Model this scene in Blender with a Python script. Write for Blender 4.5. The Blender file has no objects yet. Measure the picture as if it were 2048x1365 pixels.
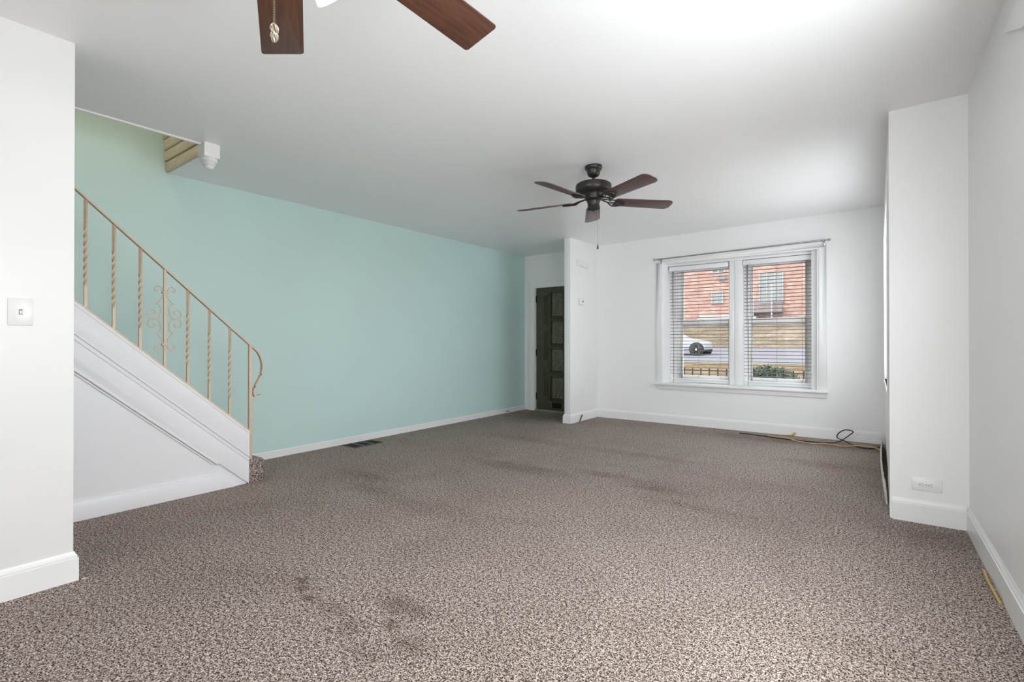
import bpy, bmesh, math, random
from mathutils import Vector, Matrix
random.seed(7)
sc = bpy.context.scene
C = sc.collection
R = math.radians
PI = math.pi

# ------------------------------------------------------------------ camera
CZ = 1.087
cd = bpy.data.cameras.new('camera')
cam = bpy.data.objects.new('camera', cd)
C.objects.link(cam)
cd.sensor_fit = 'HORIZONTAL'
cd.sensor_width = 36.0
cd.lens = 990.4 / 2048 * 36.0
cd.clip_start = 0.02
cd.clip_end = 400
cam.location = (0, 0, CZ)
cam.rotation_euler = (R(90 + 0.24), 0, R(36.377))
sc.camera = cam

# ------------------------------------------------------------------ view, world, sun, area lights
sc.view_settings.view_transform = 'Standard'
sc.view_settings.look = 'None'
sc.view_settings.gamma = 1
sc.view_settings.use_curve_mapping = False
sc.view_settings.exposure = 0.22
sc.cycles.max_bounces = 14
sc.cycles.diffuse_bounces = 8
sc.cycles.glossy_bounces = 6
sc.cycles.transmission_bounces = 8
sc.cycles.sample_clamp_indirect = 8

w = bpy.data.worlds.new('sky')
sc.world = w
w.use_nodes = True
bgn = w.node_tree.nodes['Background']
bgn.inputs[0].default_value = (0.86, 0.93, 1.0, 1)
bgn.inputs[1].default_value = 3.0


def light(name, kind, loc, energy, color, rot=(0, 0, 0), **kw):
    d = bpy.data.lights.new(name, kind)
    d.energy = energy
    d.color = color
    for k, v in kw.items():
        setattr(d, k, v)
    o = bpy.data.objects.new(name, d)
    o.location = loc
    o.rotation_euler = rot
    C.objects.link(o)
    return o


light('sun', 'SUN', (0, -20, 30), 3.0, (1.0, 0.95, 0.88), (R(48), 0, R(-62)), angle=R(3))
# added fill lights at rear and right, plus daylight of the edge-on side window
light('added_rear_fill', 'AREA', (-1.2, -6.72, 1.45), 98, (0.93, 0.97, 1.0), (R(90), 0, 0), shape='RECTANGLE', size=3.0, size_y=1.9)  # unseen source added to brighten the room from behind
light('side_window_daylight', 'AREA', (0.135, 5.20, 1.43), 15, (0.93, 0.97, 1.0), (R(90), 0, R(90)), shape='RECTANGLE', size=1.66, size_y=1.32)
light('added_right_fill', 'AREA', (0.50, 1.62, 1.38), 59, (0.925, 0.965, 1.0), (R(81), 0, R(90)), shape='RECTANGLE', size=1.55, size_y=1.25)  # unseen fill added to brighten the teal wall and stairs
light('upstairs_lamp', 'POINT', (-3.95, 0.6, 4.7), 27, (1.0, 0.84, 0.72), shadow_soft_size=0.12)


# ------------------------------------------------------------------ materials
def new_mat(name):
    m = bpy.data.materials.new(name)
    m.use_nodes = True
    nt = m.node_tree
    return m, nt, nt.nodes['Principled BSDF']


def node(nt, t, **kw):
    n = nt.nodes.new(t)
    for k, v in kw.items():
        setattr(n, k, v)
    return n


def coords(nt):
    return node(nt, 'ShaderNodeTexCoord').outputs['Object']


def geo_pos(nt):
    return node(nt, 'ShaderNodeNewGeometry').outputs['Position']


def ramp(nt, fac, stops):
    r = node(nt, 'ShaderNodeValToRGB')
    e = r.color_ramp.elements
    while len(e) > 1:
        e.remove(e[-1])
    e[0].position = stops[0][0]
    e[0].color = (*stops[0][1], 1)
    for p, c in stops[1:]:
        x = e.new(p)
        x.color = (*c, 1)
    nt.links.new(fac, r.inputs[0])
    return r.outputs[0]


def noise(nt, vec, scale, detail=2, rough=0.5, dist=0.0):
    n = node(nt, 'ShaderNodeTexNoise')
    n.inputs['Scale'].default_value = scale
    n.inputs['Detail'].default_value = detail
    n.inputs['Roughness'].default_value = rough
    n.inputs['Distortion'].default_value = dist
    nt.links.new(vec, n.inputs['Vector'])
    return n.outputs['Fac']


def mathn(nt, op, a, b=None, clamp=False):
    n = node(nt, 'ShaderNodeMath', operation=op, use_clamp=clamp)
    for i, v in enumerate((a, b)):
        if v is None:
            continue
        if isinstance(v, (int, float)):
            n.inputs[i].default_value = v
        else:
            nt.links.new(v, n.inputs[i])
    return n.outputs[0]


def mix(nt, fac, a, b, mode='MIX'):
    n = node(nt, 'ShaderNodeMix', data_type='RGBA', blend_type=mode)
    for i, v in ((0, fac), (6, a), (7, b)):
        if isinstance(v, (int, float)):
            n.inputs[i].default_value = v
        elif isinstance(v, tuple):
            n.inputs[i].default_value = (*v, 1)
        else:
            nt.links.new(v, n.inputs[i])
    return n.outputs[2]


def bump(nt, b, height, strength, dist):
    n = node(nt, 'ShaderNodeBump')
    n.inputs['Strength'].default_value = strength
    n.inputs['Distance'].default_value = dist
    nt.links.new(height, n.inputs['Height'])
    nt.links.new(n.outputs[0], b.inputs['Normal'])


def paint(name, col, rough=0.5, var=0.04, scale=2.0, bump_s=0.0, spec=0.5, metal=0.0, bscale=180):
    m, nt, b = new_mat(name)
    v = geo_pos(nt) if scale < 30 else coords(nt)
    f = noise(nt, v, scale, 3)
    lo = tuple(c * (1 - var) for c in col)
    hi = tuple(min(1, c * (1 + var)) for c in col)
    nt.links.new(ramp(nt, f, [(0.3, lo), (0.7, hi)]), b.inputs['Base Color'])
    b.inputs['Roughness'].default_value = rough
    b.inputs['Specular IOR Level'].default_value = spec
    b.inputs['Metallic'].default_value = metal
    if bump_s:
        bump(nt, b, noise(nt, v, bscale, 2), bump_s, 0.002)
    return m


M_wall = paint('white_wall_paint', (0.86, 0.86, 0.85), 0.38, 0.012, 1.3, 0.06)
M_ceil = paint('ceiling_paint', (0.91, 0.91, 0.91), 0.36, 0.012, 0.9, 0.05)
M_trim = paint('white_trim_paint', (0.84, 0.84, 0.835), 0.32, 0.01, 3.0)
M_stair = paint('white_stair_paint', (0.88, 0.88, 0.90), 0.38, 0.012, 3.0)
M_teal = paint('teal_wall_paint', (0.575, 0.755, 0.73), 0.5, 0.025, 1.1, 0.08)
M_vinyl = paint('white_vinyl', (0.92, 0.92, 0.92), 0.3, 0.01, 4)
M_slat = paint('blind_slat_backlit_grey', (0.36, 0.33, 0.31), 0.6, 0.03, 40)  # white slats darkened in colour to stand for their backlit shade
M_blindw = paint('blind_white', (0.84, 0.84, 0.85), 0.4, 0.02, 40)
M_gold = paint('tan_gold_metal_paint', (0.68, 0.54, 0.40), 0.4, 0.06, 40)
M_plastic = paint('white_plastic', (0.82, 0.82, 0.81), 0.3, 0.01, 40)
M_dark = paint('black_plastic', (0.02, 0.02, 0.02), 0.4, 0.1, 40)
M_bronze = paint('dark_bronze_metal', (0.035, 0.031, 0.028), 0.38, 0.15, 40, metal=0.35)
M_steel = paint('brushed_steel', (0.42, 0.40, 0.39), 0.3, 0.05, 60, metal=0.9)
M_pewter = paint('pale_pewter_metal', (0.36, 0.31, 0.24), 0.3, 0.08, 60, metal=0.7)
M_yellow = paint('yellow_cord_sheath', (0.55, 0.36, 0.13), 0.5, 0.08, 60)
M_black = paint('black_cord_sheath', (0.025, 0.025, 0.028), 0.45, 0.1, 60)
M_void = paint('dark_cavity', (0.012, 0.009, 0.008), 0.9, 0.3, 60)
M_lath = paint('brown_wall_lath', (0.05, 0.026, 0.02), 0.9, 0.4, 60)
M_plaster = paint('ragged_plaster', (0.66, 0.61, 0.56), 0.9, 0.15, 60, 0.4)
M_iron = paint('black_iron', (0.02, 0.02, 0.022), 0.5, 0.1, 60)
M_car = paint('white_car_paint', (0.36, 0.37, 0.39), 0.2, 0.01, 4)
M_tyre = paint('tyre_rubber', (0.03, 0.03, 0.032), 0.8, 0.1, 60)
M_alloy = paint('alloy_rim', (0.5, 0.5, 0.5), 0.35, 0.05, 60, metal=0.6)
M_carglass = paint('tinted_car_glass', (0.08, 0.09, 0.10), 0.08, 0.05, 10)
M_road = paint('asphalt', (0.135, 0.135, 0.15), 0.9, 0.08, 6)
M_grey = paint('grey_painted_metal', (0.22, 0.22, 0.24), 0.6, 0.1, 10)
M_bwin = paint('far_white_frame', (0.34, 0.35, 0.36), 0.5, 0.03, 10)
M_pane = paint('curtained_pane', (0.26, 0.27, 0.26), 0.15, 0.15, 3)
M_panedark = paint('dark_pane', (0.10, 0.11, 0.12), 0.12, 0.2, 3)
M_thread = paint('white_thread', (0.85, 0.83, 0.8), 0.6, 0.02, 60)


def wood(name, dark, light_, scale=30, rough=0.4, stretch=(1, 12, 12)):
    m, nt, b = new_mat(name)
    mp = node(nt, 'ShaderNodeMapping')
    mp.inputs['Scale'].default_value = stretch
    nt.links.new(coords(nt), mp.inputs[0])
    f = noise(nt, mp.outputs[0], scale, 5, 0.6, 0.4)
    nt.links.new(ramp(nt, f, [(0.3, dark), (0.7, light_)]), b.inputs['Base Color'])
    b.inputs['Roughness'].default_value = rough
    bump(nt, b, f, 0.15, 0.001)
    return m


M_blade = wood('walnut_fan_blade', (0.050, 0.019, 0.011), (0.118, 0.049, 0.028), 5, 0.42, (1, 14, 14))
M_bladesheen = wood('sheen_grey_walnut_blade', (0.085, 0.050, 0.047), (0.15, 0.095, 0.09), 6, 0.36, (1, 14, 14))  # greyer walnut, with the light sheen put into the colour
M_doorwood = wood('dark_olive_door_wood', (0.040, 0.042, 0.022), (0.105, 0.103, 0.060), 14, 0.45, (10, 10, 1))
M_doorcarve = wood('highlit_carved_door_wood', (0.05, 0.05, 0.03), (0.26, 0.25, 0.18), 60, 0.5, (1, 1, 1))  # pale mottling puts the carving's highlights into the colour
M_board = wood('bare_pine_board', (0.62, 0.50, 0.36), (0.84, 0.74, 0.58), 6, 0.7, (1, 10, 10))


def glass_mat():
    m, nt, b = new_mat('window_glass')
    nt.nodes.remove(b)
    out = [n for n in nt.nodes if n.type == 'OUTPUT_MATERIAL'][0]
    tr = node(nt, 'ShaderNodeBsdfTransparent')
    gl = node(nt, 'ShaderNodeBsdfGlossy')
    gl.inputs['Roughness'].default_value = 0.02
    fr = node(nt, 'ShaderNodeFresnel')
    fr.inputs['IOR'].default_value = 1.45
    mx = node(nt, 'ShaderNodeMixShader')
    nt.links.new(mathn(nt, 'MULTIPLY', fr.outputs[0], 0.12), mx.inputs[0])
    nt.links.new(tr.outputs[0], mx.inputs[1])
    nt.links.new(gl.outputs[0], mx.inputs[2])
    nt.links.new(mx.outputs[0], out.inputs[0])
    return m


M_glass = glass_mat()


def frosted():
    m, nt, b = new_mat('frosted_white_glass')
    b.inputs['Base Color'].default_value = (0.95, 0.94, 0.9, 1)
    b.inputs['Roughness'].default_value = 0.3
    b.inputs['Emission Color'].default_value = (1.0, 0.95, 0.86, 1)
    b.inputs['Emission Strength'].default_value = 1.6
    return m


M_frost = frosted()


# stains on the carpet: x, y, radius along x, radius along y, strength
STAINS = [(-2.12, 1.26, .045, .035, .85), (-2.05, 1.22, .04, .03, .7), (-1.95, 1.19, .035, .03, .8), (-1.80, 1.20, .09, .06, .45),
          (-1.62, 1.15, .07, .06, .6), (-1.58, 1.38, .16, .07, .55), (-1.50, 1.27, .06, .04, .55), (-1.35, 1.22, .10, .06, .5),
          (-1.45, 1.10, .09, .05, .35), (-2.52, 3.52, .55, .16, .45), (-1.75, 3.75, .45, .10, .38), (-1.35, 3.62, .30, .10, .42),
          (-1.0, 3.35, .35, .10, .30), (-3.9, 6.1, .7, .55, .55), (-3.35, 2.55, .25, .12, .35), (-3.0, 2.35, .3, .12, .28),
          (-0.6, 6.2, 1.4, .16, .38), (-0.35, 5.2, .4, .14, .28), (0.1, 2.1, .3, .9, .25), (0.25, 3.6, .25, .25, .42),
          (-1.9, 4.6, .7, .12, .25), (-3.2, 4.6, .9, .14, .22), (-2.4, 2.3, .5, .16, .2)]


def carpet():
    m, nt, b = new_mat('speckled_brown_carpet')
    v = geo_pos(nt)
    f1 = noise(nt, v, 190, 2, 0.55, 0.3)
    f2 = noise(nt, v, 75, 1, 0.5, 0.3)
    f = mathn(nt, 'ADD', mathn(nt, 'MULTIPLY', f1, 0.72), mathn(nt, 'MULTIPLY', f2, 0.28))
    col = ramp(nt, f, [(0.39, (0.022, 0.013, 0.010)), (0.44, (0.085, 0.058, 0.046)), (0.49, (0.255, 0.205, 0.178)),
                       (0.545, (0.47, 0.395, 0.352)), (0.62, (0.72, 0.635, 0.585))])
    big = noise(nt, v, 1.1, 4, 0.6, 0.6)
    col = mix(nt, 1.0, col, ramp(nt, big, [(0.3, (0.86, 0.84, 0.83)), (0.55, (1, 1, 1)), (0.75, (1.0, 1.0, 1.0))]), 'MULTIPLY')
    warp = mathn(nt, 'MULTIPLY', mathn(nt, 'SUBTRACT', noise(nt, v, 9, 3, 0.6), 0.5), 1.9)
    tot = None
    sep = node(nt, 'ShaderNodeSeparateXYZ')
    nt.links.new(v, sep.inputs[0])
    for x, y, rx, ry, s in STAINS:
        dx = mathn(nt, 'DIVIDE', mathn(nt, 'SUBTRACT', sep.outputs[0], x), rx)
        dy = mathn(nt, 'DIVIDE', mathn(nt, 'SUBTRACT', sep.outputs[1], y), ry)
        d = mathn(nt, 'SQRT', mathn(nt, 'ADD', mathn(nt, 'MULTIPLY', dx, dx), mathn(nt, 'MULTIPLY', dy, dy)))
        d = mathn(nt, 'ADD', d, warp)
        k = mathn(nt, 'MULTIPLY', mathn(nt, 'SUBTRACT', 1.25, d, True), s, True)
        tot = k if tot is None else mathn(nt, 'MAXIMUM', tot, k)
    col = mix(nt, tot, col, mix(nt, 1.0, col, (0.42, 0.37, 0.34), 'MULTIPLY'))
    nt.links.new(col, b.inputs['Base Color'])
    b.inputs['Roughness'].default_value = 0.95
    b.inputs['Specular IOR Level'].default_value = 0.1
    bump(nt, b, f, 0.55, 0.006)
    return m


M_carpet = carpet()


def brick():
    m, nt, b = new_mat('salmon_brick')
    v = geo_pos(nt)
    sep = node(nt, 'ShaderNodeSeparateXYZ')
    nt.links.new(v, sep.inputs[0])
    cb = node(nt, 'ShaderNodeCombineXYZ')
    nt.links.new(sep.outputs[0], cb.inputs[0])
    nt.links.new(sep.outputs[2], cb.inputs[1])
    br = node(nt, 'ShaderNodeTexBrick')
    br.inputs['Scale'].default_value = 1.0
    br.inputs['Brick Width'].default_value = 0.46
    br.inputs['Row Height'].default_value = 0.155
    br.inputs['Mortar Size'].default_value = 0.022
    br.inputs['Color1'].default_value = (0.40, 0.215, 0.165, 1)
    br.inputs['Color2'].default_value = (0.70, 0.55, 0.45, 1)
    br.inputs['Mortar'].default_value = (0.46, 0.31, 0.26, 1)
    br.inputs['Bias'].default_value = -0.5
    nt.links.new(cb.outputs[0], br.inputs['Vector'])
    n2 = noise(nt, v, 0.8, 3)
    col = mix(nt, 1.0, br.outputs['Color'], ramp(nt, n2, [(0.3, (0.82, 0.8, 0.8)), (0.7, (1, 1, 1))]), 'MULTIPLY')
    nt.links.new(col, b.inputs['Base Color'])
    b.inputs['Roughness'].default_value = 0.9
    return m


M_brick = brick()


def ground_mat(name, cols, scale):
    m, nt, b = new_mat(name)
    v = geo_pos(nt)
    f = mathn(nt, 'ADD', mathn(nt, 'MULTIPLY', noise(nt, v, scale, 6, 0.7), 0.6), mathn(nt, 'MULTIPLY', noise(nt, v, scale * 0.08, 3), 0.4))
    nt.links.new(ramp(nt, f, cols), b.inputs['Base Color'])
    b.inputs['Roughness'].default_value = 1.0
    b.inputs['Specular IOR Level'].default_value = 0.05
    return m


M_bank = ground_mat('leaf_strewn_bank', [(0.38, (0.045, 0.033, 0.025)), (0.45, (0.17, 0.128, 0.098)), (0.50, (0.13, 0.122, 0.07)), (0.55, (0.215, 0.165, 0.13)), (0.62, (0.32, 0.25, 0.205))], 5)
M_lawn = ground_mat('autumn_lawn', [(0.38, (0.035, 0.036, 0.016)), (0.45, (0.17, 0.10, 0.066)), (0.50, (0.10, 0.105, 0.045)), (0.55, (0.20, 0.125, 0.085)), (0.62, (0.30, 0.215, 0.16))], 9)
M_leaf = ground_mat('shrub_leaf', [(0.35, (0.025, 0.04, 0.025)), (0.5, (0.065, 0.09, 0.06)), (0.65, (0.13, 0.155, 0.12))], 12)


# ------------------------------------------------------------------ mesh helper
class MB:
    def __init__(self):
        self.v, self.f, self.s = [], [], []

    def add(self, vs, fs, smooth=False):
        k = len(self.v)
        self.v += [Vector(p) for p in vs]
        self.f += [[i + k for i in f] for f in fs]
        self.s += [smooth] * len(fs)
        return self

    def box(self, x0, x1, y0, y1, z0, z1, mat=None):
        vs = [(x, y, z) for z in (z0, z1) for y in (y0, y1) for x in (x0, x1)]
        if mat is not None:
            vs = [mat @ Vector(p) for p in vs]
        return self.add(vs, [(0, 2, 3, 1), (4, 5, 7, 6), (0, 1, 5, 4), (2, 6, 7, 3), (0, 4, 6, 2), (1, 3, 7, 5)])

    def prism(self, poly, vec):
        n = len(poly)
        a = [Vector(p) for p in poly]
        bb = [p + Vector(vec) for p in a]
        fs = [list(range(n))[::-1], list(range(n, 2 * n))]
        fs += [(i, (i + 1) % n, n + (i + 1) % n, n + i) for i in range(n)]
        return self.add(a + bb, fs)

    def sweep(self, path, profile, smooth=False, up=(0, 0, 1), closed_profile=True):
        """profile: list of (side, up) offsets swept along path"""
        P = [Vector(p) for p in path]
        n = len(profile)
        vs = []
        for i, p in enumerate(P):
            ta = (p - P[i - 1]).normalized() if i else (P[1] - p).normalized()
            tb = (P[i + 1] - p).normalized() if i < len(P) - 1 else ta
            t = (ta + tb).normalized()
            u = Vector(up)
            s = t.cross(u).normalized()
            u2 = s.cross(t).normalized()
            k = 1.0
            if 0 < i < len(P) - 1:
                a = (P[i] - P[i - 1]).normalized()
                c = max(0.35, a.dot(t))
                k = 1 / c
            for q in profile:
                vs.append(p + s * q[0] * k + u2 * q[1])
        fs = []
        for i in range(len(P) - 1):
            for j in range(n):
                j2 = (j + 1) % n
                fs.append((i * n + j, i * n + j2, (i + 1) * n + j2, (i + 1) * n + j))
        fs.append(list(range(n))[::-1])
        fs.append([len(vs) - n + j for j in range(n)])
        return self.add(vs, fs, smooth)

    def tube(self, path, r, n=8):
        P = [Vector(p) for p in path]
        rs = r if isinstance(r, (list, tuple)) else [r] * len(P)
        vs, fs = [], []
        ref = None
        for i, p in enumerate(P):
            t = (P[min(i + 1, len(P) - 1)] - P[max(i - 1, 0)]).normalized()
            if ref is None:
                ref = t.orthogonal().normalized()
            ref = (ref - t * ref.dot(t)).normalized()
            b2 = t.cross(ref)
            for j in range(n):
                a = 2 * PI * j / n
                vs.append(p + (ref * math.cos(a) + b2 * math.sin(a)) * rs[i])
        for i in range(len(P) - 1):
            for j in range(n):
                j2 = (j + 1) % n
                fs.append((i * n + j, i * n + j2, (i + 1) * n + j2, (i + 1) * n + j))
        fs.append(list(range(n))[::-1])
        fs.append([len(vs) - n + j for j in range(n)])
        return self.add(vs, fs, True)

    def lathe(self, prof, mat=None, n=32):
        """prof: (radius, z) pairs, bottom to top or top to bottom"""
        mat = mat or Matrix()
        vs, fs = [], []
        for r, z in prof:
            for j in range(n):
                a = 2 * PI * j / n
                vs.append(mat @ Vector((r * math.cos(a), r * math.sin(a), z)))
        for i in range(len(prof) - 1):
            for j in range(n):
                j2 = (j + 1) % n
                fs.append((i * n + j, i * n + j2, (i + 1) * n + j2, (i + 1) * n + j))
        if prof[0][0] > 1e-4:
            fs.append(list(range(n))[::-1])
        if prof[-1][0] > 1e-4:
            fs.append([len(vs) - n + j for j in range(n)])
        return self.add(vs, fs, True)

    def build(self, name, mat, parent=None, bevel=0.0, segs=2, origin=None):
        me = bpy.data.meshes.new(name)
        if parent is not None:
            org = world_loc(parent)
            if origin is not None:
                org = Vector(origin)
        elif origin is not None:
            org = Vector(origin)
        else:
            lo = [min(p[i] for p in self.v) for i in range(3)]
            hi = [max(p[i] for p in self.v) for i in range(3)]
            org = Vector(((lo[0] + hi[0]) / 2, (lo[1] + hi[1]) / 2, lo[2]))
        me.from_pydata([p - org for p in self.v], [], self.f)
        me.polygons.foreach_set('use_smooth', self.s)
        bm = bmesh.new()
        bm.from_mesh(me)
        bmesh.ops.remove_doubles(bm, verts=bm.verts, dist=1e-5)
        bmesh.ops.recalc_face_normals(bm, faces=bm.faces)
        if bevel:
            es = [e for e in bm.edges if len(e.link_faces) == 2 and e.calc_face_angle(0) > R(35)]
            bmesh.ops.bevel(bm, geom=es, offset=bevel, segments=segs, profile=0.5, affect='EDGES', clamp_overlap=True)
            for f in bm.faces:
                f.smooth = True
        bm.to_mesh(me)
        bm.free()
        if any(self.s) or bevel:
            me.set_sharp_from_angle(angle=R(40))
        me.materials.append(mat)
        o = bpy.data.objects.new(name, me)
        C.objects.link(o)
        o.parent = parent
        o.location = org - (world_loc(parent) if parent is not None else Vector((0, 0, 0)))
        return o


def world_loc(o):
    v = Vector((0, 0, 0))
    while o is not None:
        v += o.location
        o = o.parent
    return v


def tag(o, label=None, cat=None, group=None, kind=None):
    if label:
        o['label'] = label
    if cat:
        o['category'] = cat
    if group:
        o['group'] = group
    if kind:
        o['kind'] = kind
    return o


def thing(name, loc, label, cat, group=None, kind=None):
    o = bpy.data.objects.new(name, None)
    o.empty_display_size = 0.1
    C.objects.link(o)
    o.location = loc
    return tag(o, label, cat, group, kind)


def struct(o):
    return tag(o, kind='structure')


def T(x, y, z):
    return Matrix.Translation((x, y, z))


# ------------------------------------------------------------------ room shell
YW = 6.643       # window wall
YD = 6.672       # entry door wall
XJ, YJ = 0.063, 3.882
XR = 0.43


def cz_(x, y):   # the old ceiling sags slightly
    return 2.5 + 0.0101 * (y - 3) + 0.0118 * (x + 2)


def tealx(y):
    return min(-4.60, -4.651 - 0.0121 * (y - 6.672))


struct(MB().box(-4.9, 0.8, -7.0, 7.05, -0.12, 0.0).build('floor', M_carpet))

# ceiling with the stairwell opening
xs = [-4.9, -3.745, 0.8]
ys = [-7.0, -1.9, 1.565, 7.05]
mb = MB()
for i in range(2):
    for j in range(3):
        if i == 0 and j == 1:
            continue
        a, b_, c, d = xs[i], xs[i + 1], ys[j], ys[j + 1]
        if i == 0 and j == 2:
            pass
        v = [(a, c, cz_(a, c)), (b_, c, cz_(b_, c)), (b_, d, cz_(b_, d)), (a, d, cz_(a, d))]
        t = [(p[0], p[1], 2.80) for p in v]
        mb.add(v + t, [(0, 3, 2, 1), (4, 5, 6, 7), (0, 1, 5, 4), (1, 2, 6, 5), (2, 3, 7, 6), (3, 0, 4, 7)])
struct(mb.build('ceiling', M_ceil))

# left teal wall (continues up the stairwell)
struct(MB().prism([(-4.60, -7.0, 0), (-4.60, 2.4, 0), (tealx(7.05), 7.05, 0), (-4.95, 7.05, 0), (-4.95, -7.0, 0)], (0, 0, 5.2)).build('wall_left', M_teal))


def grid_wall(xs, zs, holes, y0, y1):
    m = MB()
    for i in range(len(xs) - 1):
        for k in range(len(zs) - 1):
            if (i, k) in holes:
                continue
            m.box(xs[i], xs[i + 1], y0, y1, zs[k], zs[k + 1])
    return m


# window wall and entry wall
struct(grid_wall([-3.34, -2.34, -0.535, 0.70], [0, 0.545, 2.18, 2.70], {(1, 1)}, YW, YW + 0.36).build('wall_front', M_wall))
struct(grid_wall([-4.75, -4.452, -3.55, -3.34], [0, 1.99, 2.70], {(1, 0)}, YD, YD + 0.33).build('wall_entry', M_wall))
# wing wall between the entry and the window
struct(MB().box(-3.425, -3.33, 5.85, YD, 0, 2.60).build('wall_partition', M_wall, bevel=0.004))
# right wall
def rx(y):
    return XR + (YJ - y) * 0.0062


mb = MB()
for ya, yb, za, zb in ((-7.0, 0.80, 0, 2.7), (2.44, YJ + .03, 0, 2.6), (0.80, 2.44, 0, 0.7), (0.80, 2.44, 2.2, 2.6)):
    mb.prism([(rx(ya), ya, za), (rx(yb), yb, za), (0.8, yb, za), (0.8, ya, za)], (0, 0, zb - za))
struct(mb.build('wall_right', M_wall))
o = thing('added_window_4', (0.65, 1.62, 0.7), None, None, kind='structure')  # unseen window added around the right fill light
mb = MB()
for ya in (0.80, 1.59, 2.38):
    mb.box(0.62, 0.68, ya, ya + .06, 0.7, 2.2)
for za in (0.7, 1.42, 2.14):
    mb.box(0.62, 0.68, 0.80, 2.44, za, za + .06)
mb.build('window_frame', M_vinyl, o)
MB().box(0.645, 0.651, 0.83, 2.41, 0.73, 2.17).build('glass', M_glass, o)
MB().box(0.70, 0.72, 0.80, 2.44, 0.7, 2.2).build('sky_blocker', M_trim, o)  # opaque sheet added behind the fill light to keep sky light out
# boxed-out wall beside the window, broken open low on its left face
mb = MB()
WY0, WY1, WZ0, WZ1 = 4.32, 6.08, 0.735, 2.13
mb.box(XJ, 0.8, YJ, WY0, 0, 2.6)
mb.box(XJ, 0.8, 6.35, YW + .02, 0, 2.6)
mb.box(XJ, 0.8, WY1, 6.35, 0.17, 2.6)
mb.box(XJ, 0.8, WY0, WY1, WZ1, 2.6)
mb.box(XJ, 0.8, WY0, WY1, 0.17, WZ0)
mb.box(XJ + 0.10, 0.8, 4.55, 6.35, 0, 0.17)
mb.box(XJ, 0.8, WY0, 4.55, 0, 0.17)
struct(mb.build('wall_chase', M_wall))
mb = MB()
mb.box(XJ + 0.085, XJ + 0.099, 4.56, 6.34, 0.001, 0.168)
for k in range(9):
    y = 4.6 + k * 0.2 + random.uniform(-.03, .03)
    mb.box(XJ + 0.05, XJ + 0.085, y, y + 0.05, 0.002, 0.165)
o = mb.build('trim_1', M_lath)
struct(o)
o = thing('window_3', (0.10, 5.2, WZ0), None, None, kind='structure')
mb = MB()
for ya in (WY0, 5.17, WY1 - .06):
    mb.box(0.16, 0.22, ya, ya + .06, WZ0, WZ1)
for za in (WZ0, 1.40, WZ1 - .06):
    mb.box(0.16, 0.22, WY0, WY1, za, za + .06)
mb.build('window_frame', M_vinyl, o)
MB().box(0.19, 0.196, WY0 + .02, WY1 - .02, WZ0 + .02, WZ1 - .02).build('glass', M_glass, o)
MB().box(XJ - .008, 0.16, WY0 - .03, WY1 + .03, WZ0 - .02, WZ0).build('sill', M_trim, o, bevel=.004)
mb = MB()
mb.box(XJ - .008, XJ, WY0 - .07, WY0, WZ0, WZ1 + .07)
mb.box(XJ - .008, XJ, WY1, WY1 + .07, WZ0, WZ1 + .07)
mb.box(XJ - .008, XJ, WY0, WY1, WZ1, WZ1 + .07)
mb.build('casing', M_trim, o, bevel=.003)
# near left wall
struct(MB().box(-3.09, -2.965, -6.9, 0.638, 0, 2.6).build('wall_near_left', M_wall, bevel=0.003))
# wall behind the camera, with an added opening for the rear fill light
struct(grid_wall([-4.9, -2.75, 0.35, 0.8], [0, 0.45, 2.45, 2.8], {(1, 1)}, -7.0, -6.83).build('wall_rear', M_wall))
mb = MB()
for x in (-2.75, -1.72, -0.70, 0.29):
    mb.box(x, x + 0.06, -6.98, -6.90, 0.45, 2.45)
for z in (0.45, 2.39):
    mb.box(-2.75, 0.35, -6.98, -6.90, z, z + 0.06)
o = thing('added_window_2', (-1.2, -6.94, 0.45), None, None, kind='structure')  # unseen window added around the rear fill light
mb.build('window_frame', M_vinyl, o)
MB().box(-2.72, 0.32, -6.945, -6.939, 0.48, 2.42).build('glass', M_glass, o)
# unseen slab added over the rear opening to keep the sun out
struct(MB().box(-4.9, 0.8, -9.5, -7.0, 2.62, 2.80).build('added_sun_blocker', M_bwin))

# upper stair hall
mb = MB()
mb.box(-4.9, -2.6, 1.60, 1.72, 2.80, 5.2)
mb.box(-4.9, -2.6, -2.6, -2.5, 2.80, 5.2)
mb.box(-2.7, -2.6, -2.5, 1.60, 2.80, 5.2)
struct(mb.build('wall_upper', paint('upper_hall_paint', (0.74, 0.70, 0.60), 0.6, 0.02, 2)))
struct(MB().box(-4.95, -2.6, -2.6, 1.72, 5.2, 5.3).build('ceiling_upper', M_ceil))
struct(MB().box(-4.95, 0.8, 1.72, 7.05, 2.81, 3.2).build('ceiling_roof_deck', M_wall))


# unpainted boards on the header face of the stairwell, with gaps
mb = MB()
z = 2.462
for h, off in ((0.078, 0.012), (0.008, 0.02), (0.075, 0.004), (0.006, 0.02), (0.085, 0.0), (0.006, 0.02), (0.075, -0.004)):
    if h > 0.02:
        mb.box(-4.60, -3.80, 1.535 + off, 1.563, z, z + h)
    z += h
o = mb.build('trim_2', M_board, bevel=0.004)
struct(o)
struct(MB().tube([(-4.0, 1.529, 2.665), (-3.96, 1.529, 2.69)], 0.012, 8).build('trim_3', M_void))
# rounded white edging along the opening
struct(MB().tube([(-3.748, -1.88, cz_(-3.75, -1.9) + .002), (-3.748, 1.47, cz_(-3.75, 1.47) + .002)], 0.013, 10).build('trim_4', M_trim))


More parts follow.
